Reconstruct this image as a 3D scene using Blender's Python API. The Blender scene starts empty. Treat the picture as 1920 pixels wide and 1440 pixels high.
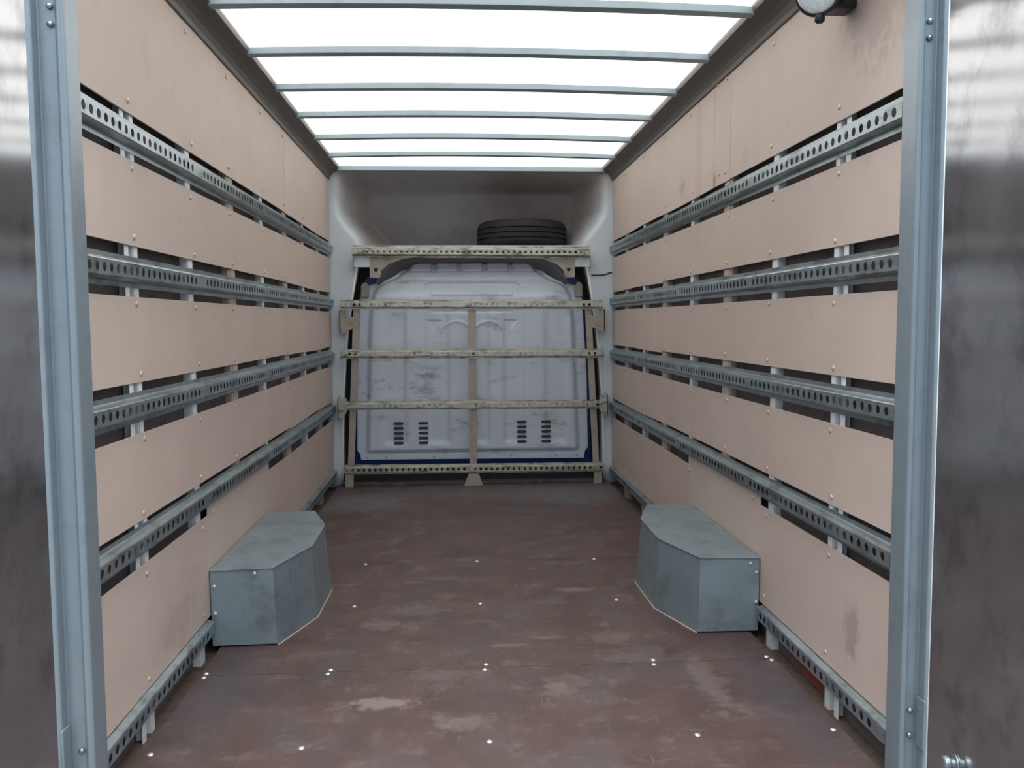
import bpy, bmesh, math, random
from mathutils import Vector, Matrix
random.seed(7)
S = bpy.context.scene
C = S.collection
# ------------------------------------------------------------------ camera
cam_d = bpy.data.cameras.new('camera'); cam = bpy.data.objects.new('camera', cam_d); C.objects.link(cam)
YAW, PIT, ROL = 0.0625031, 0.0727014, -0.0054644
fwd = Vector((math.sin(YAW)*math.cos(PIT), math.cos(YAW)*math.cos(PIT), -math.sin(PIT)))
r0 = Vector((math.cos(YAW), -math.sin(YAW), 0)); u0 = r0.cross(fwd)
rt = r0*math.cos(ROL)+u0*math.sin(ROL); up = -r0*math.sin(ROL)+u0*math.cos(ROL)
M = Matrix((rt, up, -fwd)).transposed().to_4x4(); M.translation = Vector((-0.10984, 0, 1.18452))
cam.matrix_world = M
cam_d.sensor_width = 36; cam_d.lens = 1598.98/1920*36; cam_d.clip_start = .02; cam_d.clip_end = 200
S.camera = cam
# ------------------------------------------------------------------ world, view
S.view_settings.view_transform = 'Standard'; S.view_settings.look = 'None'
S.view_settings.exposure = -0.15; S.view_settings.gamma = 1; S.view_settings.use_curve_mapping = False
SKY_TOP = 9.5      # luminance of the overcast sky overhead
SKY_LOW = 1.0       # luminance near the horizon
w = bpy.data.worlds.new('overcast_sky'); S.world = w; w.use_nodes = True
nt = w.node_tree; nt.nodes.clear()
o = nt.nodes.new('ShaderNodeOutputWorld'); bg = nt.nodes.new('ShaderNodeBackground')
tc = nt.nodes.new('ShaderNodeTexCoord'); sx = nt.nodes.new('ShaderNodeSeparateXYZ'); cr = nt.nodes.new('ShaderNodeValToRGB')
nt.links.new(tc.outputs['Generated'], sx.inputs[0]); nt.links.new(sx.outputs['Z'], cr.inputs[0])
e = cr.color_ramp.elements
e[0].position = 0.0; e[0].color = (SKY_LOW*.80, SKY_LOW*.95, SKY_LOW*1.12, 1)
e[1].position = 1.0; e[1].color = (SKY_TOP*1.0, SKY_TOP*.985, SKY_TOP*.95, 1)
q = e.new(.35); q.color = (SKY_LOW*1.25, SKY_LOW*1.5, SKY_LOW*1.75, 1)
q = e.new(.65); q.color = (SKY_TOP*.5, SKY_TOP*.5, SKY_TOP*.5, 1)
nt.links.new(cr.outputs[0], bg.inputs[0]); nt.links.new(bg.outputs[0], o.inputs[0])

# ------------------------------------------------------------------ materials
def s2l(c):
    return tuple(((v/255)/12.92 if v/255 <= .04045 else ((v/255+.055)/1.055)**2.4) for v in c)
def mat(name, col, rough=.6, metal=0.0, var=.12, scale=6, dirt=None, dirt_amt=.35, dirt_scale=9, bump=0.0, bscale=60,
        stretch=(1,1,1), spec=.5, thr=.52, rvar=0.0):
    m = bpy.data.materials.new(name); m.use_nodes = True; n = m.node_tree; N = n.nodes; L = n.links
    b = N['Principled BSDF']; c = s2l(col)
    tc = N.new('ShaderNodeTexCoord'); mp = N.new('ShaderNodeMapping'); mp.inputs['Scale'].default_value = stretch
    geo = N.new('ShaderNodeNewGeometry')
    L.new(geo.outputs['Position'], mp.inputs[0])
    n1 = N.new('ShaderNodeTexNoise'); n1.inputs['Scale'].default_value = scale; n1.inputs['Detail'].default_value = 6
    n1.inputs['Roughness'].default_value = .65
    L.new(mp.outputs[0], n1.inputs[0])
    r1 = N.new('ShaderNodeValToRGB'); r1.color_ramp.elements[0].position = .3; r1.color_ramp.elements[1].position = .7
    r1.color_ramp.elements[0].color = (*[v*(1-var) for v in c], 1); r1.color_ramp.elements[1].color = (*[min(1, v*(1+var)) for v in c], 1)
    L.new(n1.outputs[0], r1.inputs[0]); out = r1.outputs[0]
    if dirt:
        n2 = N.new('ShaderNodeTexNoise'); n2.inputs['Scale'].default_value = dirt_scale; n2.inputs['Detail'].default_value = 9
        n2.inputs['Roughness'].default_value = .7
        L.new(mp.outputs[0], n2.inputs[0])
        r2 = N.new('ShaderNodeValToRGB'); r2.color_ramp.elements[0].position = thr; r2.color_ramp.elements[1].position = thr+.16
        r2.color_ramp.elements[0].color = (0, 0, 0, 1); r2.color_ramp.elements[1].color = (dirt_amt,)*3+(1,)
        L.new(n2.outputs[0], r2.inputs[0])
        mx = N.new('ShaderNodeMixRGB'); mx.inputs[2].default_value = (*s2l(dirt), 1)
        L.new(r2.outputs[0], mx.inputs[0]); L.new(out, mx.inputs[1]); out = mx.outputs[0]
    L.new(out, b.inputs['Base Color'])
    b.inputs['Roughness'].default_value = rough; b.inputs['Metallic'].default_value = metal
    b.inputs['Specular IOR Level'].default_value = spec
    if rvar:
        mr = N.new('ShaderNodeMapRange'); mr.inputs['To Min'].default_value = rough-rvar; mr.inputs['To Max'].default_value = rough+rvar
        L.new(n1.outputs[0], mr.inputs[0]); L.new(mr.outputs[0], b.inputs['Roughness'])
    if bump:
        n3 = N.new('ShaderNodeTexNoise'); n3.inputs['Scale'].default_value = bscale; n3.inputs['Detail'].default_value = 4
        L.new(mp.outputs[0], n3.inputs[0])
        bp = N.new('ShaderNodeBump'); bp.inputs['Strength'].default_value = bump; bp.inputs['Distance'].default_value = .004
        L.new(n3.outputs[0], bp.inputs['Height']); L.new(bp.outputs[0], b.inputs['Normal'])
    m['out'] = 1
    return m
def stain_or_shadow(m, spots):
    """mix fixed stains or painted shadow (centre, radii, colour, strength) with soft ragged edges into a material's base colour"""
    n = m.node_tree; N = n.nodes; L = n.links; b = N['Principled BSDF']
    geo = N.new('ShaderNodeNewGeometry'); nz = N.new('ShaderNodeTexNoise'); nz.inputs['Scale'].default_value = 26; nz.inputs['Detail'].default_value = 6
    L.new(geo.outputs['Position'], nz.inputs[0])
    for (cx, cy, cz), (rx, ry, rz), col, st in spots:
        src = b.inputs['Base Color'].links[0].from_socket
        mp = N.new('ShaderNodeMapping'); mp.vector_type = 'TEXTURE'
        mp.inputs['Location'].default_value = (cx, cy, cz); mp.inputs['Scale'].default_value = (rx, ry, rz)
        L.new(geo.outputs['Position'], mp.inputs[0])
        ln = N.new('ShaderNodeVectorMath'); ln.operation = 'LENGTH'; L.new(mp.outputs[0], ln.inputs[0])
        ad = N.new('ShaderNodeMath'); ad.operation = 'MULTIPLY_ADD'; ad.inputs[1].default_value = 2.2; L.new(nz.outputs[0], ad.inputs[0]); L.new(ln.outputs['Value'], ad.inputs[2])
        mr = N.new('ShaderNodeMapRange'); mr.inputs['From Min'].default_value = 2.25; mr.inputs['From Max'].default_value = 1.6
        mr.inputs['To Min'].default_value = 0; mr.inputs['To Max'].default_value = st; L.new(ad.outputs[0], mr.inputs[0])
        mx = N.new('ShaderNodeMixRGB'); mx.inputs[2].default_value = (*s2l(col), 1)
        L.new(mr.outputs[0], mx.inputs[0]); L.new(src, mx.inputs[1]); L.new(mx.outputs[0], b.inputs['Base Color'])

MT = {}
MT['board'] = mat('pink_hardboard', (180, 165, 157), .62, var=.05, scale=3, dirt=(150, 128, 118), dirt_amt=.30, dirt_scale=7, thr=.58, bump=.06, bscale=220)
stain_or_shadow(MT['board'], [((1.02, 2.36, .28), (.05, .05, .10), (120, 104, 104), .45), ((1.02, 2.30, 2.02), (.05, .18, .16), (110, 92, 88), .30),  # larger patch beside the work lamp is its cast shadow, painted in
                    ((1.02, 4.0, 1.95), (.05, .05, .5), (150, 122, 110), .25), ((-1.02, 2.75, .22), (.05, .22, .07), (120, 104, 104), .22),
                    ((1.02, 4.3, 1.85), (.05, .05, .05), (110, 90, 84), .35), ((1.02, 3.75, 1.8), (.05, .03, .03), (90, 72, 70), .5)])
MT['board_edge'] = MT['board']
MT['galv'] = mat('galvanised_steel', (158, 170, 176), .33, .82, var=.16, scale=14, dirt=(70, 72, 74), dirt_amt=.6, dirt_scale=22, thr=.5, stretch=(1, .35, 1), rvar=.1)
MT['zinc'] = mat('yellowed_zinc_steel', (178, 176, 164), .42, .6, var=.18, scale=22, dirt=(72, 66, 58), dirt_amt=.8, dirt_scale=30, thr=.48, stretch=(.35, 1, 1), rvar=.12)
MT['bar'] = mat('primed_steel_bar', (156, 148, 140), .55, .1, var=.08, dirt=(110, 96, 86), dirt_amt=.5, dirt_scale=14)
MT['post'] = mat('blue_grey_painted_steel', (126, 139, 148), .33, .35, var=.07, scale=8, dirt=(88, 98, 106), dirt_amt=.4, dirt_scale=8, bump=.10, bscale=160, rvar=.06)
MT['stud_w'] = mat('white_stud', (205, 208, 212), .5, 0, var=.05)
MT['stud_b'] = mat('beige_stud', (168, 156, 148), .55, 0, var=.08, dirt=(110, 98, 90), dirt_amt=.4)
MT['skin'] = mat('brown_grey_wall_skin', (100, 92, 92), .6, 0, var=.2, scale=5, dirt=(62, 48, 42), dirt_amt=.6, dirt_scale=6)
stain_or_shadow(MT['skin'], [((1.06, 2.72, .02), (.06, .13, .06), (150, 70, 36), .8)])
MT['gutter'] = mat('gutter_debris', (84, 72, 64), .85, 0, var=.3, scale=40, dirt=(40, 32, 28), dirt_amt=.8, dirt_scale=25, bump=.5, bscale=90)
MT['grp'] = mat('white_moulded_grp', (190, 200, 209), .45, 0, var=.03, dirt=(150, 152, 154), dirt_amt=.3, dirt_scale=5)
MT['shaded_grp'] = mat('grp_with_niche_shade', (162, 157, 156), .6, 0, var=.06, dirt=(112, 106, 104), dirt_amt=.3, dirt_scale=4)
def niche_shade(m, pillar_col):
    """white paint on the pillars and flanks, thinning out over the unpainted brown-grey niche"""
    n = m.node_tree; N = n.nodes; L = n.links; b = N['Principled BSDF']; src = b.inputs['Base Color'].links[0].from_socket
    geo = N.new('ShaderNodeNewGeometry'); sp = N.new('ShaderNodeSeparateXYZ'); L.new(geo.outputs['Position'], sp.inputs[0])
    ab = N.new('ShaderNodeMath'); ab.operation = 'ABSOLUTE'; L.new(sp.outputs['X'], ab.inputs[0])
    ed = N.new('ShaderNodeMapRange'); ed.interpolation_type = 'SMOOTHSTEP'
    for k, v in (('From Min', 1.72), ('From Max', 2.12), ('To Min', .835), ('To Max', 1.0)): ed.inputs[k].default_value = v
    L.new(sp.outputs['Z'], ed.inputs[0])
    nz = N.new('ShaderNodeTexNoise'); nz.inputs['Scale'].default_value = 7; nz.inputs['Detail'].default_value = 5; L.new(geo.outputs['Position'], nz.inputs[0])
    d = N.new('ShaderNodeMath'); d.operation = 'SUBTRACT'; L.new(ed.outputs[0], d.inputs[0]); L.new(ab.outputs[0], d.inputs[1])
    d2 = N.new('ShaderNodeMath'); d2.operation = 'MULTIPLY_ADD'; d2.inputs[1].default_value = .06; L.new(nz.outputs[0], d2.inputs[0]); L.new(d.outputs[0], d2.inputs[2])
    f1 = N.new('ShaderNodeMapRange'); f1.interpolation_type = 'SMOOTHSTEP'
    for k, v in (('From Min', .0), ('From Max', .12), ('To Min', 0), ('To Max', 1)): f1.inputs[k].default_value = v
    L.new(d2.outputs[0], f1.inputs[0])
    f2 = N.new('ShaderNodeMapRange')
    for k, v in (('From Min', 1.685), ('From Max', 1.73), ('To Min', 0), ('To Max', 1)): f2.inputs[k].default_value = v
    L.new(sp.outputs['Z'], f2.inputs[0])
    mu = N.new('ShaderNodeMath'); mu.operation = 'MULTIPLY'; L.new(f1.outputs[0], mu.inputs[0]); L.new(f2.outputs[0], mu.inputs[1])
    mx = N.new('ShaderNodeMixRGB'); mx.inputs[1].default_value = (*s2l(pillar_col), 1); L.new(mu.outputs[0], mx.inputs[0]); L.new(src, mx.inputs[2])
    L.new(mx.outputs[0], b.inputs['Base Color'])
niche_shade(MT['shaded_grp'], (190, 200, 209))  # alcove's darkness painted by position, fading out towards the flanks
MT['trimw'] = mat('white_edge_trim', (214, 218, 220), .4, 0, var=.03)
MT['cant'] = mat('shaded_aluminium_cant', (96, 90, 86), .5, .3, var=.1)  # aluminium; shade on its downward face put into the dark colour
MT['rib'] = mat('roof_rib_steel', (148, 164, 173), .45, .35, var=.06, dirt=(120, 126, 130), dirt_amt=.4, dirt_scale=12)
MT['tread'] = mat('tyre_rubber', (20, 20, 24), .75, 0, var=.2, scale=30)
MT['rim'] = mat('steel_wheel_rim', (120, 122, 124), .45, .8)
MT['black'] = mat('black_plastic', (18, 18, 22), .4, 0, var=.1)
MT['cab'] = mat('light_grey_cab_panel', (198, 207, 220), .38, .1, var=.04, scale=4, dirt=(112, 102, 102), dirt_amt=.7, dirt_scale=6, thr=.555, stretch=(.7, 1, 1.6))
MT['blue'] = mat('blue_cab_paint', (18, 62, 130), .35, 0, var=.12)
MT['gaiter'] = mat('black_rubber_gaiter', (26, 28, 34), .7, 0, var=.15)
MT['arch'] = mat('cab_roof_edge_grey', (112, 112, 116), .5, .1, var=.08)
MT['box'] = mat('grey_steel_wheel_box', (126, 140, 148), .42, .35, var=.09, scale=5, dirt=(84, 90, 96), dirt_amt=.5, dirt_scale=7, thr=.5, rvar=.08)
MT['dark'] = mat('dark_underlay', (34, 32, 34), .9, 0, var=.2)
MT['vent'] = mat('dark_grey_slot_shade', (62, 60, 60), .8, 0, var=.1)  # slot fillers; shade of the open vents put into this grey
MT['screw'] = mat('zinc_screw', (214, 214, 210), .35, .6, var=.1, scale=200)
MT['screwp'] = mat('dull_panel_screw', (190, 176, 166), .4, .4, var=.1, scale=200)
MT['ground'] = mat('asphalt', (96, 96, 98), .9, 0, var=.2, scale=8, bump=.5, bscale=120)
# open rear doors: lacquered metal, mirror like
MT['door'] = mat('glossy_grey_door_lining', (168, 168, 173), .13, .88, var=.16, scale=4, dirt=(88, 90, 100), dirt_amt=.55, dirt_scale=5, thr=.5, bump=.05, bscale=5, rvar=.05)
# floor
def floor_mat():
    m = mat('brown_phenolic_ply', (76, 59, 57), .55, 0, var=.30, scale=4.5, dirt=(118, 108, 106), dirt_amt=.45, dirt_scale=7.5, thr=.53, bump=.12, bscale=260, rvar=.1)
    n = m.node_tree; N = n.nodes; L = n.links; b = N['Principled BSDF']; src = b.inputs['Base Color'].links[0].from_socket
    geo = N.new('ShaderNodeNewGeometry')
    for scl, rot, sc, th, amt, col in ((90, .5, (1, .12, 1), .68, .22, (140, 132, 130)), (5.0, -.4, (1, .5, 1), .58, .4, (72, 72, 80)), (38, 1.2, (.25, 1, 1), .69, .22, (145, 136, 134))):
        mp = N.new('ShaderNodeMapping'); mp.inputs['Rotation'].default_value = (0, 0, rot); mp.inputs['Scale'].default_value = sc
        L.new(geo.outputs['Position'], mp.inputs[0])
        nz = N.new('ShaderNodeTexNoise'); nz.inputs['Scale'].default_value = scl; nz.inputs['Detail'].default_value = 5; L.new(mp.outputs[0], nz.inputs[0])
        r = N.new('ShaderNodeValToRGB'); r.color_ramp.elements[0].position = th-.06; r.color_ramp.elements[1].position = th+.08
        r.color_ramp.elements[0].color = (0, 0, 0, 1); r.color_ramp.elements[1].color = (amt,)*3+(1,); L.new(nz.outputs[0], r.inputs[0])
        mx = N.new('ShaderNodeMixRGB'); mx.inputs[2].default_value = (*s2l(col), 1); L.new(r.outputs[0], mx.inputs[0]); L.new(src, mx.inputs[1]); src = mx.outputs[0]
    L.new(src, b.inputs['Base Color'])
    G = (128, 120, 118)
    stain_or_shadow(m, [((-.37, 2.60, 0), (.11, .045, .3), G, .7), ((-.28, 3.46, 0), (.13, .07, .3), G, .22), ((.38, 3.68, 0), (.09, .03, .3), G, .35), ((-.42, 3.30, 0), (.09, .06, .3), G, .3), ((.24, 2.72, 0), (.10, .06, .3), G, .2), ((.45, 3.1, 0), (.10, .07, .3), G, .25), ((.05, 3.05, 0), (.08, .02, .3), G, .3), ((.20, 2.66, 0), (.05, .06, .3), G, .3),
              ((-.18, 2.80, 0), (.10, .05, .3), G, .25), ((.70, 2.7, 0), (.05, .24, .3), G, .3), ((.5, 2.9, 0), (.14, .06, .3), G, .2), ((-.75, 5.6, 0), (.35, .3, .3), (110, 112, 118), .4),
              ((.7, 5.8, 0), (.4, .4, .3), (108, 112, 120), .4), ((0, 5.9, 0), (.8, .3, .3), (104, 104, 110), .3), ((.22, 3.12, 0), (.08, .02, .3), G, .3), ((-.2, 3.9, 0), (.12, .04, .3), G, .2), ((-.1, 2.45, 0), (.09, .05, .3), G, .3),
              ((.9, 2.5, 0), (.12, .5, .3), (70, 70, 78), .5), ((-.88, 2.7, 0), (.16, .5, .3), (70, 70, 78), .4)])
    return m
MT['floor'] = floor_mat()
def roof_mat():
    m = bpy.data.materials.new('translucent_grp_roof'); m.use_nodes = True; n = m.node_tree; N = n.nodes; L = n.links; N.clear()
    o = N.new('ShaderNodeOutputMaterial'); t = N.new('ShaderNodeBsdfTranslucent'); d = N.new('ShaderNodeBsdfDiffuse'); mx = N.new('ShaderNodeMixShader')
    geo = N.new('ShaderNodeNewGeometry'); mp = N.new('ShaderNodeMapping'); mp.inputs['Scale'].default_value = (1, .25, 1); nz = N.new('ShaderNodeTexNoise'); nz.inputs['Scale'].default_value = 9; nz.inputs['Detail'].default_value = 6
    L.new(geo.outputs['Position'], mp.inputs[0]); L.new(mp.outputs[0], nz.inputs[0])
    r = N.new('ShaderNodeValToRGB'); r.color_ramp.elements[0].color = (.60, .585, .55, 1); r.color_ramp.elements[1].color = (.72, .71, .68, 1)
    L.new(nz.outputs[0], r.inputs[0]); L.new(r.outputs[0], t.inputs[0]); d.inputs[0].default_value = (.75, .75, .72, 1)
    mx.inputs[0].default_value = .35; L.new(t.outputs[0], mx.inputs[1]); L.new(d.outputs[0], mx.inputs[2]); L.new(mx.outputs[0], o.inputs[0])
    return m
MT['roof'] = roof_mat()
def lens_mat():
    m = bpy.data.materials.new('clear_lamp_lens'); m.use_nodes = True; b = m.node_tree.nodes['Principled BSDF']
    b.inputs['Base Color'].default_value = (.86, .92, .94, 1); b.inputs['Roughness'].default_value = .12; b.inputs['Metallic'].default_value = .0
    b.inputs['Transmission Weight'].default_value = .35
    wv = m.node_tree.nodes.new('ShaderNodeTexWave'); wv.inputs['Scale'].default_value = 60; bp = m.node_tree.nodes.new('ShaderNodeBump'); bp.inputs['Strength'].default_value = .4; bp.inputs['Distance'].default_value = .002
    geo = m.node_tree.nodes.new('ShaderNodeNewGeometry'); m.node_tree.links.new(geo.outputs['Position'], wv.inputs[0])
    m.node_tree.links.new(wv.outputs[1], bp.inputs['Height']); m.node_tree.links.new(bp.outputs[0], b.inputs['Normal'])
    return m
MT['lens'] = lens_mat()
MT['reflector'] = mat('lamp_reflector', (230, 236, 240), .15, 1, var=.03)

# ------------------------------------------------------------------ helpers
def link(name, bm, m, parent=None, smooth=False, bev=0, solid=0, seg=2):
    me = bpy.data.meshes.new(name)
    bmesh.ops.recalc_face_normals(bm, faces=bm.faces[:])
    bm.to_mesh(me); bm.free(); me.materials.append(m)
    if smooth:
        for p in me.polygons: p.use_smooth = True
    ob = bpy.data.objects.new(name, me); C.objects.link(ob)
    if parent: ob.parent = parent
    if solid:
        md = ob.modifiers.new('thickness', 'SOLIDIFY'); md.thickness = solid; md.offset = 0
    if bev:
        md = ob.modifiers.new('bevel', 'BEVEL'); md.width = bev; md.segments = seg; md.limit_method = 'ANGLE'; md.angle_limit = .6
    return ob
def empty(name, loc):
    e = bpy.data.objects.new(name, None); e.empty_display_size = .1; C.objects.link(e); e.location = loc; return e
def tag(ob, label=None, cat=None, group=None, kind=None):
    if label: ob['label'] = label
    if cat: ob['category'] = cat
    if group: ob['group'] = group
    if kind: ob['kind'] = kind
    return ob
def box(bm, x0, x1, y0, y1, z0, z1):
    v = [bm.verts.new((x, y, z)) for x in (x0, x1) for y in (y0, y1) for z in (z0, z1)]
    for f in ((0, 1, 3, 2), (4, 6, 7, 5), (0, 4, 5, 1), (2, 3, 7, 6), (0, 2, 6, 4), (1, 5, 7, 3)): bm.faces.new([v[i] for i in f])
def prism(bm, pts, axis, a, b):
    """extrude a 2D polygon along axis; pts are the two other coordinates in xyz order"""
    def P(p, t):
        q = list(p); q.insert('xyz'.index(axis), t); return q
    A = [bm.verts.new(P(p, a)) for p in pts]; B = [bm.verts.new(P(p, b)) for p in pts]
    bm.faces.new(A); bm.faces.new(B[::-1]); n = len(pts)
    for i in range(n): bm.faces.new((A[i], A[(i+1) % n], B[(i+1) % n], B[i]))
def slab(bm, pa, pb, wdir, w, ddir, d):
    """flat bar from pa to pb, w wide along wdir and d deep along ddir"""
    pa, pb, wd, dd = Vector(pa), Vector(pb), Vector(wdir).normalized()*w/2, Vector(ddir).normalized()*d/2
    v = [bm.verts.new(p+i*wd+j*dd) for p in (pa, pb) for i, j in ((-1, -1), (1, -1), (1, 1), (-1, 1))]
    bm.faces.new(v[:4]); bm.faces.new(v[4:][::-1])
    for i in range(4): bm.faces.new((v[i], v[(i+1) % 4], v[4+(i+1) % 4], v[4+i]))
def lathe(bm, prof, axis_o, axis_d, n=32, cap=True):
    """revolve (radius, height) profile about an axis"""
    d = Vector(axis_d).normalized(); a = d.orthogonal().normalized(); b = d.cross(a); o_ = Vector(axis_o); rings = []
    for r, h in prof:
        rings.append([bm.verts.new(o_+d*h+(a*math.cos(2*math.pi*i/n)+b*math.sin(2*math.pi*i/n))*r) for i in range(n)])
    for p, q in zip(rings, rings[1:]):
        for i in range(n): bm.faces.new((p[i], p[(i+1) % n], q[(i+1) % n], q[i]))
    if cap: bm.faces.new(rings[0][::-1]); bm.faces.new(rings[-1])
def tube(bm, pts, r, n=10):
    pts = [Vector(p) for p in pts]; rings = []; ref = None
    for i, p in enumerate(pts):
        d = (pts[min(i+1, len(pts)-1)]-pts[max(i-1, 0)]).normalized()
        if ref is None: ref = d.orthogonal().normalized()
        a = (ref-d*ref.dot(d)).normalized(); b = d.cross(a); ref = a
        rings.append([bm.verts.new(p+(a*math.cos(2*math.pi*k/n)+b*math.sin(2*math.pi*k/n))*r) for k in range(n)])
    for p, q in zip(rings, rings[1:]):
        for k in range(n): bm.faces.new((p[k], p[(k+1) % n], q[(k+1) % n], q[k]))
    bm.faces.new(rings[0][::-1]); bm.faces.new(rings[-1])
def new(): return bmesh.new()
# screw head: one mesh, copied
_b = new(); lathe(_b, [(.0085, 0), (.0085, .0012), (.007, .003), (.004, .0042), (.0015, .0046)], (0, 0, 0), (0, 0, 1), 14)
_me = bpy.data.meshes.new('screw'); bmesh.ops.recalc_face_normals(_b, faces=_b.faces[:]); _b.to_mesh(_me); _b.free()
for p in _me.polygons: p.use_smooth = True
SC = {}
for k in ('screw', 'screwp'):
    mm = _me.copy(); mm.materials.append(MT[k]); SC[k] = mm
def screw(parent, p, n, kind='screwp', s=1.0, name='screw'):
    ob = bpy.data.objects.new(name, SC[kind]); C.objects.link(ob); ob.parent = parent
    R = Vector((0, 0, 1)).rotation_difference(Vector(n)).to_matrix().to_4x4()
    ob.matrix_basis = Matrix.Translation(Vector(p)-parent.location) @ R @ Matrix.Scale(s, 4)
    return ob

YF, YR = 6.25, 2.108           # front wall, rear end of the side linings
WX = 1.025                    # lining plane
# ------------------------------------------------------------------ big structure
# floor: three boards with open joints
bm = new()
for a, b in ((1.98, 2.8545), (2.8595, 4.167), (4.173, 6.30)):
    box(bm, -.992, .992, a, b, -.018, 0)
floor = link('floor', bm, MT['floor'], bev=.0012, seg=1); tag(floor, kind='structure')
for s in (-1, 1):
    side = 'left' if s < 0 else 'right'
    bm = new(); box(bm, *sorted((s*1.062, s*1.085)), 2.08, 6.60, -.12, 2.345)
    tag(link('wall_'+side, bm, MT['skin']), kind='structure')
    bm = new(); box(bm, *sorted((s*.975, s*1.0615)), 2.0, 6.3, -.10, -.03)     # sill channel beside the floor edge
    tag(link('trim_%d' % (1 if s < 0 else 2), bm, MT['gutter'], bev=.003), kind='structure')
bm = new(); box(bm, -.96, .96, 6.19, 6.268, .0, .020); tag(link('trim_11', bm, MT['floor'], bev=.003), kind='structure')
# sub floor under the boards
bm = new(); box(bm, -.975, .975, 2.0, 6.3, -.10, -.0185); tag(link('trim_3', bm, MT['dark']), kind='structure')
# roof sheet, cambered, 3 mm thick
bm = new(); nx, prev = 24, None
def camber(x): return .016*(1-(x/1.0)**2)
for i in range(nx+1):
    x = -1.045+2.09*i/nx; z = 2.312+camber(x)
    cur = [bm.verts.new((x, y, z)) for y in (2.0, 6.33)]
    if prev: bm.faces.new((prev[0], cur[0], cur[1], prev[1]))
    prev = cur
roof = link('ceiling', bm, MT['roof'], smooth=True); tag(roof, kind='structure')
# front wall: moulded niche above the cab roof + two pillars
bm = new(); NX, NZ = 96, 48
def sst(t): t = max(0, min(1, t)); return t*t*(3-2*t)
def niche(x, z):
    t = sst((2.25-z)/.62)
    edge = .985-.17*sst((2.0-z)/.30)
    s = sst((edge-abs(x))/.22)
    return YF+.86*s*(.45*sst((2.285-z)/.11)+.55*min(1, max(0, (2.27-z)/.53)))
# pillars: opening edge slants outward towards the floor
prof = [(-.02, .975), (.10, .970), (.40, .965), (.66, .955), (.90, .938), (1.12, .918), (1.36, .880), (1.60, .832), (1.69, .815)]
def xe_at(z):
    for (a, wa), (b, wb) in zip(prof, prof[1:]):
        if a <= z <= b: return wa+(wb-wa)*(z-a)/(b-a)
    return .815
zs_ = [p[0] for p in prof]+[1.69+(2.30-1.69)*j/NZ for j in range(1, NZ+1)]
ND, NM = 14, 70
rows = []
for z in zs_:
    e_ = xe_at(z); low = z < 1.6901
    L_ = [-1.06+(1.06-e_)*i/ND for i in range(ND+1)]
    yy = lambda x: YF if low else niche(x, z)
    lr = [bm.verts.new((x, yy(x), z)) for x in L_]; rr = [bm.verts.new((-x, yy(x), z)) for x in L_]
    mid = [bm.verts.new((-e_+2*e_*i/NM, niche(-e_+2*e_*i/NM, max(z, 1.6901)), z)) for i in range(1, NM)] if z > 1.6899 else None
    ret = [[bm.verts.new((sg*(e_-dx), YF+dy, z)) for dx, dy in ((.001, .012), (0, .05), (-.012, .285))] for sg in (-1, 1)] if z < 1.6901 else None
    rows.append((lr, rr, mid, ret))
for A_, B_ in zip(rows, rows[1:]):
    for k in (0, 1):
        for i in range(ND): bm.faces.new((A_[k][i], A_[k][i+1], B_[k][i+1], B_[k][i]))
        if A_[3] and B_[3]:
            ca, cb = [A_[k][-1]]+A_[3][k], [B_[k][-1]]+B_[3][k]
            for i in range(3): bm.faces.new((ca[i], ca[i+1], cb[i+1], cb[i]))
    if A_[2] and B_[2]:
        ma, mb = [A_[0][-1]]+A_[2]+[A_[1][-1]], [B_[0][-1]]+B_[2]+[B_[1][-1]]
        for i in range(NM):
            bm.faces.new((ma[i], ma[i+1], mb[i+1], mb[i]))
wf = link('wall_front', bm, MT['shaded_grp'], smooth=True, solid=.004); tag(wf, kind='structure')
for s in (-1, 1):                      # round white trim along the slanted opening edge
    bm = new(); tube(bm, [(s*(xe-.004), YF+.004, max(z, .012)) for z, xe in prof[:-2]]+[(s*.836, YF+.004, 1.595)], .011)
    tag(link('trim_%d' % (4 if s < 0 else 5), bm, MT['trimw'], smooth=True), kind='structure')
bm = new(); box(bm, -1.055, 1.055, 6.27, 6.29, -.10, .105); tag(link('trim_9', bm, MT['gaiter']), kind='structure')
# cab roof shelf under the niche, ground
bm = new(); box(bm, -.99, .99, 6.262, 7.18, 1.70, 1.742); tag(link('trim_6', bm, MT['grp'], bev=.006), kind='structure')
bm = new(); box(bm, -14, 14, -14, 20, -1.0, -.95); tag(link('ground', bm, MT['ground']), kind='structure')
# cant rails along the top corners
for s in (-1, 1):
    pts = [(1.060, 2.205), (1.017, 2.205), (1.012, 2.222), (1.002, 2.240), (.985, 2.256), (.962, 2.268), (.946, 2.276), (.944, 2.292), (.950, 2.310), (1.060, 2.306)]
    bm = new(); prism(bm, [(s*a, b) for a, b in pts], 'y', 2.02, 6.26)
    # prism takes (x,z) for axis y
    tag(link('trim_%d' % (7 if s < 0 else 8), bm, MT['cant'], bev=.002), kind='structure')
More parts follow.
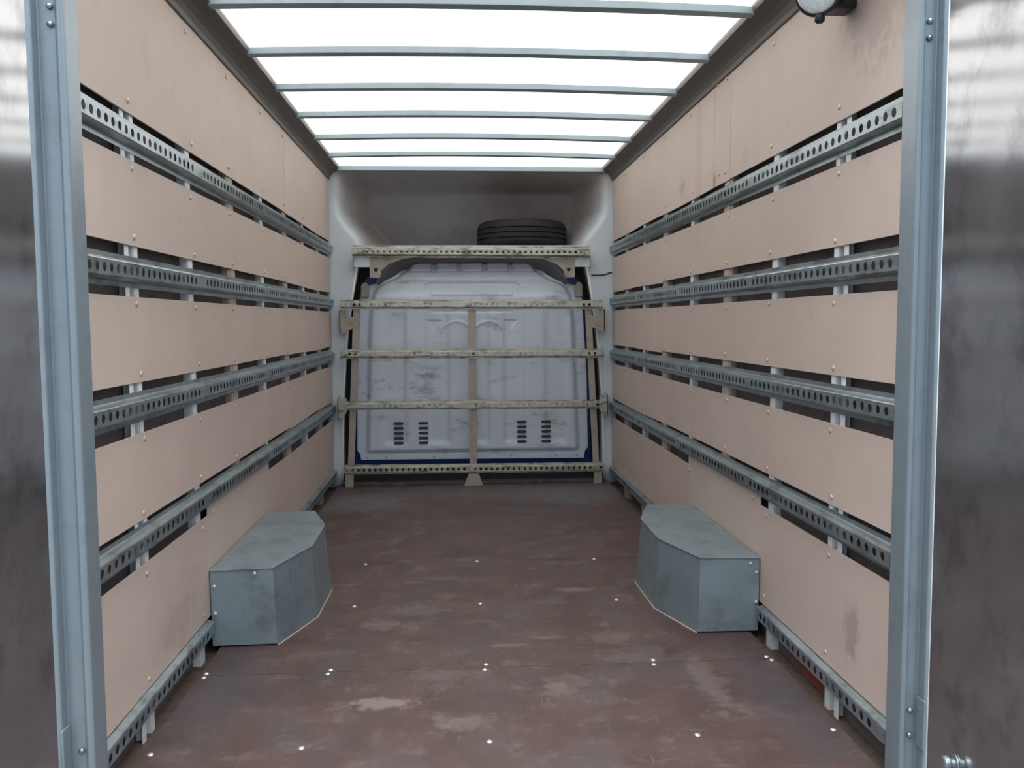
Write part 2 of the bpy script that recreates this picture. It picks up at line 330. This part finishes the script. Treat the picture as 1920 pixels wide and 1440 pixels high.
# ------------------------------------------------------------------ roof ribs
ribs = [2.52, 3.06, 3.60, 4.13, 4.66, 5.21, 5.75]
desc = ['above the work lamp', 'topmost in the photo', 'second in view from the rear doors',
        'third in view from the rear doors', 'fourth in view from the rear doors', 'fifth in view from the rear doors', 'last before the front wall header']
for k, y in enumerate(ribs):
    bm = new(); n = 20; rows = []
    for i in range(n+1):
        x = -.955+1.91*i/n; z = camber(x)
        rows.append([bm.verts.new((x, a, b+z)) for a, b in ((y-.004, 2.270), (y-.004, 2.2965), (y+.046, 2.2965), (y+.046, 2.270))])
    for a, b in zip(rows, rows[1:]):
        for i in range(4): bm.faces.new((a[i], a[(i+1) % 4], b[(i+1) % 4], b[i]))
    bm.faces.new(rows[0]); bm.faces.new(rows[-1][::-1])
    tag(link('roof_rib', bm, MT['rib'], bev=.002), 'grey steel roof rib spanning the white roof, '+desc[k], 'roof rib', 'roof ribs')
bm = new(); box(bm, -.955, .955, 6.20, 6.245, 2.262, 2.296); tag(link('roof_header', bm, MT['rib'], bev=.003), 'grey steel header bar where the white roof meets the front wall', 'roof bar')
# ------------------------------------------------------------------ perforated hat rails
def holed_strip(bm, L0, L1, z0, z1, y, pitch, r, phase=0.0, skip=()):
    n = int((L1-L0)/pitch); off = ((L1-L0)-n*pitch)/2; K = 12
    cols = []
    for k in range(n):
        a = L0+off+k*pitch; cx, cz = a+pitch/2, (z0+z1)/2; hx, hz = pitch/2, (z1-z0)/2
        inn, out = [], []
        for i in range(K):
            t = 2*math.pi*(i+.5)/K; c, s = math.cos(t), math.sin(t)
            inn.append(bm.verts.new((cx+r*c, y, cz+r*1.05*s)))
            m_ = 1/max(abs(c)/hx, abs(s)/hz); out.append(bm.verts.new((cx+c*m_, y, cz+s*m_)))
        for i in range(K): bm.faces.new((inn[i], inn[(i+1) % K], out[(i+1) % K], out[i]))
        if k in skip: bm.faces.new(inn)
        for sxn in (-1, 1):       # close the corner gaps left by the radial projection
            for szn in (-1, 1):
                co = bm.verts.new((cx+sxn*hx, y, cz+szn*hz))
                near = sorted(out, key=lambda v: (v.co-co.co).length)[:2]; bm.faces.new((co, near[0], near[1]))
    for a, b in ((L0, L0+off), (L1-off, L1)):
        if b-a > 1e-4: bm.faces.new([bm.verts.new(p) for p in ((a, y, z0), (b, y, z0), (b, y, z1), (a, y, z1))])
def hat_rail(name, L0, L1, m, hf=.0198, fl=.0135, d=.027, pitch=.0445, r=.0118, skip=(), parent=None, tl=.0105):
    """local frame: X along, -Y towards the room, Z up"""
    bm = new()
    def q(p0, p1):
        bm.faces.new([bm.verts.new(v) for v in ((L0, *p0), (L1, *p0), (L1, *p1), (L0, *p1))])
    holed_strip(bm, L0, L1, -hf, hf, -d, pitch, r, skip=skip)
    for s in (-1, 1):
        q((-d, s*hf), (-d+.002, s*(hf+.0022))); q((-d+.002, s*(hf+.0022)), (-.002, s*(hf+tl-.001))); q((-.002, s*(hf+tl-.001)), (0, s*(hf+tl))); q((0, s*(hf+tl)), (0, s*(hf+tl+fl)))
    bmesh.ops.remove_doubles(bm, verts=bm.verts[:], dist=1e-5)
    return link(name, bm, m, parent=parent, solid=.0016)
RZ = [1.710, 1.330, .947, .562, .085]
rname = ['top row', 'second row', 'third row', 'fourth row', 'lowest row']
for s in (-1, 1):
    side = 'left' if s < 0 else 'right'
    for k, z in enumerate(RZ):
        segs = [(YR, 6.235)] if k < 4 else [(YR, 3.085), (4.06, 6.235)]
        for a, b in segs:
            L = b-a; ob = hat_rail('perforated_rail', 0, L, MT['galv'], skip=(20, 21, 43, 44, 67))
            # local X -> +Y world, local -Y -> towards centre
            ax = Vector((0, 1, 0)) if s < 0 else Vector((0, -1, 0)); ay = Vector((s, 0, 0)); az = Vector((0, 0, 1))
            R = Matrix((ax, ay, az)).transposed().to_4x4()
            R.translation = Vector((s*1.029, a if s < 0 else b, z)); ob.matrix_world = R
            ex = '' if k < 4 else (', between post and wheel box' if a < 3 else ', between wheel box and front wall')
            tag(ob, 'perforated steel lashing rail on the %s wall, %s%s' % (side, rname[k], ex), 'rail', 'perforated rails on the side walls')
# ------------------------------------------------------------------ studs behind the boards
stn = ['first from the rear post', 'second from the rear post', 'third from the rear post', 'fourth from the rear post', 'fifth from the rear post', 'sixth from the rear post', 'last before the front wall']
for s in (-1, 1):
    side = 'left' if s < 0 else 'right'
    for k, y in enumerate([2.495, 3.03, 3.58, 4.125, 4.675, 5.20, 5.75]):
        bm = new(); xa, xb = s*1.0305, s*1.0615
        def B(y0, y1, x0, x1): box(bm, *sorted((s*x0, s*x1)), y0, y1, -.03, 2.20)
        if k == 0:
            B(y-.048, y-.020, 1.0305, 1.034); B(y+.020, y+.048, 1.0305, 1.034); B(y-.023, y-.019, 1.034, 1.0615); B(y+.019, y+.023, 1.034, 1.0615); B(y-.023, y+.023, 1.058, 1.0615)
            m, lab = MT['stud_w'], 'double white wall stud behind the %s wall boards, ' % side
        elif k % 2:
            B(y-.024, y+.024, 1.0305, 1.035); B(y-.024, y-.020, 1.035, 1.0615); B(y+.020, y+.024, 1.035, 1.0615)
            m, lab = MT['stud_w'], 'narrow white wall stud behind the %s wall boards, ' % side
        else:
            B(y-.055, y+.055, 1.0335, 1.037); B(y-.055, y-.051, 1.037, 1.0615); B(y+.051, y+.055, 1.037, 1.0615); B(y-.030, y+.030, 1.0305, 1.0335)
            m, lab = MT['stud_b'], 'wide beige wall stud behind the %s wall boards, ' % side
        tag(link('wall_stud', bm, m, bev=.001, seg=1), lab+stn[k], 'stud', 'studs behind the wall boards')
# ------------------------------------------------------------------ hardboard wall boards
SY = [2.51, 3.05, 3.555, 4.125, 4.64, 5.205, 5.74]
def board(side, y0, y1, z0, z1, label, zs, ys=None, off=0.0, wob=0.0):
    s = -1 if side == 'left' else 1
    x0, x1 = s*(WX-off), s*(WX+.005-off)
    o_ = empty('wall_board', (s*WX, (y0+y1)/2, z0)); tag(o_, label, 'board', 'hardboard boards lining the walls')
    bm = new(); n = max(2, int((y1-y0)/.07)); rows = []
    ph = random.random()*6
    for i in range(n+1):
        y = y0+(y1-y0)*i/n
        dz = wob*math.sin(y*4.1+ph); dx = .0012*math.sin(y*5.7+ph)
        rows.append([bm.verts.new((x-s*abs(dx)-o_.location.x, y-o_.location.y, z-o_.location.z)) for x, z in ((x0, z0+dz), (x1, z0+dz), (x1, z1+dz*.6), (x0, z1+dz*.6))])
    for a, b in zip(rows, rows[1:]):
        for i in range(4): bm.faces.new((a[i], a[(i+1) % 4], b[(i+1) % 4], b[i]))
    bm.faces.new(rows[0]); bm.faces.new(rows[-1][::-1])
    link('panel', bm, MT['board'], parent=o_, bev=.0008, seg=1)
    for z in zs:
        for y in (ys or SY):
            if y0+.02 < y < y1-.02:
                screw(o_, (s*(WX-off-.0008), y+random.uniform(-.02, .02), z+random.uniform(-.006, .006)), (-s, 0, 0))
    return o_
for side in ('left', 'right'):
    seam = 4.66 if side == 'left' else 4.70
    L = [('top row', 1.773, 2.213, (2.172, 1.808)), ('second row', 1.404, 1.644, (1.634, 1.426)), ('third row', 1.017, 1.261, (1.243, 1.038)), ('fourth row', .620, .870, (.849, .642))]
    for k, (nm, z0, z1, zs) in enumerate(L):
        zs = (z1-.022, z0+.022) if k else zs
        if k == 0 and side == 'right':
            board(side, YR, 3.535, z0, z1, 'wide pinkish hardboard wall board, top row of the right wall, under the work lamp', zs)
            board(side, 3.54, 3.76, z0-.002, z1, 'narrow joint board with screws on both edges, top row of the right wall', (2.20, 1.812), (3.595, 3.70), off=.0)
            board(side, 3.765, 6.24, z0-.004, z1, 'long pinkish hardboard wall board, top row of the right wall, reaching the front wall', zs, wob=.003)
        else:
            board(side, YR, seam, z0, z1, 'pinkish hardboard wall board, %s of the %s wall, half nearer the rear doors' % (nm, side), zs)
            board(side, seam+.003, 6.24, z0-.006, z1+.003, 'pinkish hardboard wall board, %s of the %s wall, half nearer the front wall' % (nm, side), zs, wob=.003)
    board(side, YR, 3.118, .119, .489, 'pinkish hardboard wall board, bottom row of the %s wall beside the rear post' % side, (.462, .150))
    board(side, 3.121, 4.10, .119, .525, 'tall pinkish hardboard wall board directly above the %s wheel box' % side, (.495,), (3.20, 3.58, 4.02), off=.0)
    board(side, 4.103, 6.24, .115, .478, 'pinkish hardboard wall board, bottom row of the %s wall between wheel box and front wall' % side, (.455, .145), wob=.003)
# ------------------------------------------------------------------ wheel boxes
for s in (-1, 1):
    side = 'left' if s < 0 else 'right'
    o_ = empty('wheel_arch_box', (s*.87, 3.57, 0)); tag(o_, 'grey sheet steel wheel arch box with angled corners on the floor by the %s wall' % side, 'wheel box', 'wheel arch boxes')
    def lo(p): return Vector(p)-o_.location
    top = [(1.019, 3.105), (.798, 3.122), (.709, 3.418), (.712, 3.770), (.803, 4.058), (1.019, 4.035)]
    bot = [(1.019, 3.112), (.788, 3.118), (.690, 3.405), (.684, 3.760), (.790, 4.070), (1.019, 4.050)]
    H = .288
    names = ['rear_panel', 'side_panel', 'side_panel', 'side_panel', 'front_panel']
    for i in range(5):
        bm = new(); a, b = top[i], top[i+1]; c, d = bot[i+1], bot[i]; z0 = .006 if i == 0 else .003
        vs = [bm.verts.new(lo((s*p[0], p[1], z))) for p, z in ((a, H), (b, H), (c, z0), (d, z0))]; bm.faces.new(vs)
        bmesh.ops.subdivide_edges(bm, edges=bm.edges[:], cuts=5, use_grid_fill=True)
        for v in bm.verts:
            v.co.y += .0012*math.sin(v.co.z*19+i)*math.sin(v.co.x*23)
        link(names[i], bm, MT['box'], parent=o_, solid=.002)
    bm = new(); cx = .88
    tp = [(s*(cx+(x-cx)*1.03 if x < 1 else x), 3.57+(y-3.57)*1.016) for x, y in top]
    prism(bm, [lo((x, y, 0)).xy for x, y in tp], 'z', H, H+.0035)
    link('top_panel', bm, MT['box'], parent=o_, bev=.001, seg=1)
    for x, z in ((.985, .27), (1.008, .235), (1.008, .12)) if s > 0 else ((1.006, .23), (1.004, .13), (.86, .275)):
        screw(o_, (s*x, 3.103, z), (0, -1, 0), 'screw', .8)
    bm = new(); pts = [(s*p[0]*.995, p[1], .001) for p in bot[1:5]]         # pale sealant line at the foot
    tube(bm, [lo(p) for p in pts], .0028, 6); link('sealant_bead', bm, MT['stud_b'], parent=o_, smooth=True)
# ------------------------------------------------------------------ floor screws (parts of the floor)
fs = []
for x in (-.972, -.556, -.031, .557, .968):
    fs += [(x, 2.330)]
    fs += [(x, 2.838), (x, 2.874)]
for x in (-.560, -.031, .557): fs += [(x, 3.523)]
for x in (-.575, -.034, .553): fs += [(x, 4.155)]
for x, y in fs:
    screw(floor, (x+random.uniform(-.006, .006), y+random.uniform(-.005, .005), .0), (0, 0, 1), 'screw', 1.08)
# ------------------------------------------------------------------ rear posts
for s in (-1, 1):
    side = 'left' if s < 0 else 'right'
    pr = [(-1.066, 2.013), (-1.055, 2.013), (-1.053, 2.017), (-1.053, 2.045), (-1.013, 2.047), (-1.006, 2.033), (-1.002, 2.030), (-.993, 2.030), (-.989, 2.034), (-.988, 2.039), (-.988, 2.105), (-1.066, 2.105)]
    if s > 0: pr = [(1.000+(-x-.988)*(1.061-1.000)/.078, y) for x, y in pr]
    o_ = empty('rear_post', (pr[0][0], 2.08, -.06)); tag(o_, 'blue-grey painted steel rear corner post on the %s side of the doorway' % side, 'post', 'rear corner posts')
    bm = new(); prism(bm, [(x-o_.location.x, y-o_.location.y) for x, y in pr], 'z', -.34, 2.40); link('post', bm, MT['post'], parent=o_, bev=.003, seg=3)
    xc = s*(1.024 if s < 0 else 1.032)
    for z in (1.862, 1.902) + ((.19, .125) if s > 0 else (.16,)):
        bm = new(); lathe(bm, [(.0075, 0), (.0075, .004), (.005, .007), (.001, .008)], (xc-o_.location.x, 2.046-o_.location.y, z-o_.location.z), (0, -1, 0), 12)
        link('bolt', bm, MT['galv'], parent=o_, smooth=True)
    bm = new(); x0 = s*(1.0525 if s < 0 else 1.0505); x1 = s*(1.047 if s < 0 else 1.045)       # hinge leaf at the foot, behind the lip
    box(bm, *sorted((x0-o_.location.x, x1-o_.location.x)), 2.004-o_.location.y, 2.044-o_.location.y, .10-o_.location.z, .23-o_.location.z)
    link('hinge_leaf', bm, MT['post'], parent=o_, bev=.003)
# ------------------------------------------------------------------ open rear doors
for s in (-1, 1):
    TH = math.radians(-7 if s < 0 else -9)      # swung open almost square to the doorway
    side = 'left' if s < 0 else 'right'
    hx = -1.003 if s < 0 else 1.019
    dv = Vector((s*math.sin(TH), -math.cos(TH), 0)); nv = Vector((-s*math.cos(TH), -math.sin(TH), 0))
    nm = 'door_%d' % (1 if s < 0 else 2)
    o_ = empty(nm, (hx, 1.885 if s < 0 else 1.94, 0)); tag(o_, kind='structure')
    bm = new(); v = []
    for t in (0, 1.02):
        for n_ in (0, -.035):
            for z in (-.30, 2.36): v.append(bm.verts.new(dv*t+nv*n_+Vector((0, 0, z))))
    for f in ((0, 1, 3, 2), (4, 6, 7, 5), (0, 4, 5, 1), (2, 3, 7, 6), (0, 2, 6, 4), (1, 5, 7, 3)): bm.faces.new([v[i] for i in f])
    link('door_leaf', bm, MT['door'], parent=o_, bev=.002)
    if s > 0:
        bm = new(); lathe(bm, [(.019, 0), (.019, .004), (.010, .006), (.010, .014), (.016, .017), (.016, .026), (.012, .030)], dv*.166+Vector((0, 0, .194)), nv, 20)
        link('latch_knob', bm, MT['galv'], parent=o_, bev=.001)
# ------------------------------------------------------------------ cab behind the opening
def wid(z, tab):
    for (a, wa), (b, wb) in zip(tab, tab[1:]):
        if a <= z <= b: return wa+(wb-wa)*(z-a)/(b-a)
    return tab[-1][1] if z > tab[-1][0] else tab[0][1]
# blue cab rear wall
bo = [(-.893, .09), (.893, .09), (.893, .20), (.885, .8), (.862, 1.20), (.845, 1.38), (.80, 1.50), (.70, 1.60), (-.70, 1.60), (-.80, 1.50), (-.845, 1.38), (-.862, 1.20), (-.885, .8), (-.893, .20)]
bm = new(); prism(bm, [(a*1.014, b) for a, b in bo], 'y', 6.515, 6.525); tag(link('cab_rear_wall', bm, MT['blue'], bev=.004), 'blue painted cab back showing as a band below and beside the grey bulkhead panel', 'cab wall')
bm = new(); box(bm, -1.055, 1.055, 6.540, 6.555, -.08, 1.695); tag(link('trim_10', bm, MT['gaiter']), kind='structure')  # rubber gaiter sheet closing the gap between box and cab
# pressed bulkhead panel: outline width by height and a height field
WT = [(.165, .845), (.20, .850), (.228, .872), (.80, .862), (1.20, .836), (1.36, .826), (1.44, .822), (1.455, .79), (1.472, .72), (1.492, .655), (1.53, .575), (1.58, .515), (1.61, .475), (1.625, .44)]
CX = -.004
def sd_box(x, z, cx, cz, hx, hz, r=0): 
    dx, dz = abs(x-cx)-hx+r, abs(z-cz)-hz+r
    return math.hypot(max(dx, 0), max(dz, 0))+min(max(dx, dz), 0)-r
FL = [-.66, -.50, -.345, -.18, .02, .12, .235, .385, .545, .70]
def bulge(x, z):
    """distance towards the camera from the flange plane"""
    hb = wid(z, [(.16, .79), (.235, .79), (1.20, .755), (1.36, .735), (1.44, .70), (1.475, .64), (1.50, .57), (1.56, .49), (1.63, .42)])
    b = .032*sst((hb-abs(x))/.045+.5)*sst((z-.205)/.03)
    # flutes
    if z < 1.30 or abs(x) > .5:
        for i, fx in enumerate(FL):
            b += (.009 if i % 2 else -.009)*(1/(1+math.exp(-(x-fx)/.007))-.5)*sst((1.40-z)/.2)*sst((z-.25)/.06)
    # roll back at the top, with pads
    top = sst((z-1.50)/.13)
    pad = 0
    for c in (-.38, -.185, .0, .19, .385):
        pad = max(pad, sst(-sd_box(x, z, c+.002, 1.60, .078, .038, .012)/.012+.5))
    b += -.075*top*sst((.60-abs(x))/.1)+.032*pad - .03*sst((z-1.36)/.12)
    def rid(d, wd, a): return a*math.exp(-(d/wd)**2)
    b += rid(sd_box(x, z, 0, 1.395, .29, .003), .009, .007)
    b += rid(sd_box(x, z, 0, 1.265, .29, .003), .009, -.005)
    b += rid(sd_box(x, z, 0, 1.42, .36, .05, .05), .010, -.006) if z > 1.42 else 0
    for sg in (-1, 1):     # arcs and small triangles either side of the centre post
        d = math.hypot((abs(x)-.12)/1.0, (z-1.07)/1.0)
        if x*sg > 0:
            b += rid(d-.12, .008, .006) if z > 1.10 else 0
            tx, tz = abs(x)-.285, 1.20-z
            inside = min(tz, .07-tz, (.055-.8*tz)-abs(tx)) if tz > 0 else -1
            b += -.006*sst(inside/.012+.5) if inside > -.01 else 0
    b += rid(sd_box(x, z, 0, .32, .7, .0), .02, 0)
    return b
bm = new(); NX, NZ = 230, 190; Zb, Zt = .165, 1.625; rows = []
for j in range(NZ+1):
    z = Zb+(Zt-Zb)*j/NZ; wdt = wid(z, WT)
    rows.append([bm.verts.new((CX+wdt*(2*i/NX-1), 6.405-bulge(wdt*(2*i/NX-1), z), z)) for i in range(NX+1)])
for a, b in zip(rows, rows[1:]):
    for i in range(NX): bm.faces.new((a[i], a[i+1], b[i+1], b[i]))
bk = empty('bulkhead_panel', (0, 6.405, .165)); tag(bk, 'light grey pressed metal cab bulkhead panel behind the load guard, scuffed, with vent slots', 'bulkhead')
for v in bm.verts: v.co -= bk.location
sh = link('pressed_sheet', bm, MT['cab'], parent=bk, smooth=True, solid=.0015)
for cxp in (-.562, -.378, .362, .545):
    bm = new()
    for k in range(5):
        z = .432-.037*k
        prism(bm, [(cxp+.038*a, z+.010*b) for a, b in ((-1, .0), (-.9, .6), (-.75, 1), (.75, 1), (.9, .6), (1, 0), (.9, -.6), (.75, -1), (-.75, -1), (-.9, -.6))], 'y', 6.369, 6.39)
    for v in bm.verts: v.co -= bk.location
    link('vent_slots', bm, MT['vent'], parent=bk)
bm = new()
bm2 = new(); prism(bm2, [(-.845, .160), (.835, .150), (.835, .192), (-.845, .200)], 'y', 6.385, 6.400)
for v in bm2.verts: v.co -= bk.location
bm.free(); link('lower_flange', bm2, MT['cab'], parent=bk, bev=.002)
for x in (-.80, -.66, -.30, .28, .62, .78):
    screw(bk, (x, 6.385, .178), (0, -1, 0), 'screwp', 1.2)
# cab roof edge: dark concave arch around the top of the panel
bm = new(); A = []
for i in range(41):
    t = -1+2*i/40; at = abs(t)
    xo = wid(at, [(0, 0), (.5, .45), (.68, .61), (.82, .675), (1, .715)])*(1 if t > 0 else -1)
    zt = wid(at, [(0, 1.664), (.5, 1.655), (.68, 1.622), (.82, 1.555), (1, 1.475)])
    xi = wid(at, [(0, 0), (.5, .42), (.68, .50), (.82, .57), (1, .69)])*(1 if t > 0 else -1)
    zi = wid(at, [(0, 1.622), (.5, 1.608), (.68, 1.575), (.82, 1.515), (1, 1.455)])
    A.append([bm.verts.new((xo, 6.36, zt)), bm.verts.new((xo*.6+xi*.4, 6.40, zt*.6+zi*.4)), bm.verts.new((xi*.9+xo*.1, 6.485, zi)), bm.verts.new((xi*.98, 6.505, zi-.03))])
for a, b in zip(A, A[1:]):
    for k in range(3): bm.faces.new((a[k], b[k], b[k+1], a[k+1]))
tag(link('cab_roof_edge', bm, MT['arch'], smooth=True, solid=.003), 'dark grey rounded cab roof edge arching over the bulkhead panel', 'cab roof')
for s in (-1, 1):
    bm = new(); prism(bm, [(s*.822, 1.37), (s*.765, 1.37), (s*.765, 1.455), (s*.785, 1.482), (s*.81, 1.478), (s*.824, 1.455)], 'y', 6.375, 6.40)
    tag(link('corner_cap', bm, MT['bar'], bev=.006), 'small beige rounded cap at the upper %s corner of the bulkhead panel' % ('left' if s < 0 else 'right'), 'cap', 'corner caps of the bulkhead panel')
# ------------------------------------------------------------------ load guard (bulkhead ladder)
GY = 6.155
lg = empty('load_guard', (0, GY, 0)); tag(lg, 'welded steel load guard of five perforated rails in front of the cab bulkhead', 'load guard')
def grail(x0, x1, zl, zr, nm, **k):
    ob = hat_rail(nm, 0, math.hypot(x1-x0, zr-zl), MT['zinc'], parent=lg, **k)
    R = Matrix.Rotation(-math.atan2(zr-zl, x1-x0), 4, 'Y'); R.translation = Vector((x0, 0, zl)); ob.matrix_local = R
    return ob
grail(-.852, .840, 1.690, 1.680, 'top_rail', hf=.0215, fl=.012, tl=.009, d=.045, pitch=.040, r=.0105)
grail(-.944, .936, 1.314, 1.306, 'cross_rail', hf=.0165, tl=.006, fl=.010, pitch=.040, r=.0098, skip=(4, 22, 41))
grail(-.952, .946, .962, .954, 'cross_rail', hf=.0165, tl=.006, fl=.012, pitch=.040, r=.0098, skip=(3, 24, 25, 26, 40))
grail(-.935, .930, .592, .582, 'cross_rail', hf=.0165, tl=.006, fl=.010, pitch=.040, r=.0105, skip=(0, 1, 21, 22, 44))
grail(-.940, .948, .128, .118, 'cross_rail', hf=.019, tl=.006, fl=.010, pitch=.040, r=.0105, skip=(0, 22, 45))
def gpart(nm, bm, m, **k):
    for v in bm.verts: v.co -= lg.location
    return link(nm, bm, m, parent=lg, **k)
for s in (-1, 1):
    bm = new(); slab(bm, (s*.900, GY+.012, .0), (s*.836, GY+.012, 1.215), (1, 0, 0), .046, (0, 1, 0), .010); slab(bm, (s*.836, GY+.012, 1.21), (s*.832, GY+.012, 1.30), (1, 0, 0), .046, (0, 1, 0), .010)
    gpart('side_bar', bm, MT['bar'], bev=.001)
    # gusset under the top rail, with a curved lower edge
    cpt = [(s*.735, 1.645), (s*.735, 1.505), (s*.665, 1.500), (s*.650, 1.555), (s*.600, 1.600), (s*.52, 1.628), (s*.43, 1.645)]
    bm = new(); prism(bm, cpt, 'y', GY+.004, GY+.012); gu = gpart('gusset', bm, MT['bar'], bev=.001)
    bm = new(); lathe(bm, [(.014, 0), (.014, .003)], (s*.69, GY+.004, 1.560), (0, -1, 0), 16); gpart('gusset_hole', bm, MT['dark']).parent = gu
    bm = new(); box(bm, *sorted((s*.735, s*.852)), GY+.004, GY+.012, 1.578, 1.652); box(bm, *sorted((s*.842, s*.850)), GY+.004, YF, 1.578, 1.652); gpart('mounting_plate', bm, MT['grp'], bev=.002)
    bm = new(); prism(bm, [(s*.955, 1.275), (s*.955, 1.12), (s*.925, 1.11), (s*.845, 1.152), (s*.845, 1.225), (s*.905, 1.225), (s*.905, 1.275)], 'y', GY+.006, GY+.014); box(bm, *sorted((s*.947, s*.955)), GY+.006, YF, 1.12, 1.275); gpart('mounting_plate', bm, MT['bar'], bev=.001)
    bm = new(); prism(bm, [(s*.975, .655), (s*.975, .500), (s*.935, .512), (s*.912, .55), (s*.912, .645)], 'y', GY-.016, GY-.010); box(bm, *sorted((s*.969, s*.975)), GY-.016, YF, .50, .655); gpart('mounting_plate', bm, MT['zinc'], bev=.001)
    bm = new(); box(bm, *sorted((s*.875, s*.935)), GY-.01, GY+.02, .0, .105); gpart('foot', bm, MT['bar'], bev=.002)
bm = new(); box(bm, -.036, .018, GY+.002, GY+.016, .0, 1.30); gpart('centre_post', bm, MT['bar'], bev=.001)
bm = new(); prism(bm, [(-.078, .0), (.060, .0), (.030, .086), (-.046, .086)], 'y', GY-.030, GY-.022); gpart('foot', bm, MT['bar'], bev=.001)
# ------------------------------------------------------------------ spare tyre on the cab roof
ty = empty('spare_tyre', (.385, 6.60, 1.742)); tag(ty, 'black spare tyre lying flat on the cab roof behind the top rail', 'tyre')
R, H = .342, .200; bm = new()
pf = [(.215, .022), (.24, .008), (.28, .0), (.31, .006), (.328, .02)]
zs = .026
pf += [(R-.006, zs), (R-.001, zs+.012)]
for gz in (.062, .100, .138): pf += [(R, gz-.006), (R-.010, gz-.004), (R-.010, gz+.001), (R, gz+.003)]
pf += [(R-.002, H-.045), (R-.009, H-.030), (.326, H-.017), (.308, H-.005), (.28, H), (.24, H-.008), (.215, H-.022)]
n = 96; rings = []
for k, (r, h) in enumerate(pf):
    rr = []
    for i in range(n):
        t = 2*math.pi*i/n; rad = r
        if r > .335 and (h > .150 or h < .058) and i % 3 == 0: rad = r-.005
        rr.append(bm.verts.new((rad*math.cos(t), rad*math.sin(t), h)))
    rings.append(rr)
rings.append(rings[0])
for a, b in zip(rings, rings[1:]):
    for i in range(n): bm.faces.new((a[i], a[(i+1) % n], b[(i+1) % n], b[i]))
link('tyre', bm, MT['tread'], parent=ty)
bm = new(); lathe(bm, [(.214, .024), (.205, .03), (.200, .06), (.200, .14), (.205, .17), (.214, .176)], (0, 0, 0), (0, 0, 1), 48, cap=False)
lathe(bm, [(.201, .10), (.15, .085), (.10, .09), (.075, .11), (.035, .11)], (0, 0, 0), (0, 0, 1), 48, cap=False)
link('rim', bm, MT['rim'], parent=ty, smooth=True, solid=.004)
# ------------------------------------------------------------------ work lamp on the right wall
P0 = Vector((.900, 2.390, 2.098)); ax = Vector((-.60, -.75, -.27)).normalized()
lp = empty('work_lamp', P0); tag(lp, 'round black work lamp with clear lens high on the right wall', 'lamp')
bm = new(); lathe(bm, [(.058, .005), (.064, .004), (.067, -.008), (.066, -.022), (.063, -.060), (.056, -.078), (.030, -.090)], (0, 0, 0), ax, 44)
hou = link('housing', bm, MT['black'], parent=lp, bev=.002)
bm = new(); lathe(bm, [(.0575, .0055), (.055, .011), (.043, .018), (.022, .022), (.002, .023)], (0, 0, 0), ax, 44, cap=True); link('lens', bm, MT['lens'], parent=hou, smooth=True)
bm = new(); lathe(bm, [(.056, .0052), (.002, .0050)], (0, 0, 0), ax, 44, cap=False); link('reflector', bm, MT['reflector'], parent=hou)
bm = new(); lathe(bm, [(.012, .0), (.014, -.006), (.014, -.022), (.008, -.028)], -ax*.022+Vector((0, 0, -.058)), (0, 0, 1), 16); link('pivot_knob', bm, MT['black'], parent=hou, smooth=True)
bm = new(); prism(bm, [(.02, -.035), (.095, -.035), (.095, .055), (.02, .05)], 'x', .055, .1235)
link('bracket', bm, MT['black'], parent=lp, bev=.008)
# ------------------------------------------------------------------ cable on the right front pillar
bm = new(); tube(bm, [(.868, 6.246, 1.522), (.90, 6.243, 1.524), (.94, 6.243, 1.523), (.975, 6.243, 1.529), (1.0, 6.243, 1.540), (1.02, 6.243, 1.543)], .0045, 8)
tag(link('cable', bm, MT['black'], smooth=True), 'short black cable crossing the white pillar beside the right wall', 'cable')
bpy.context.view_layer.update()
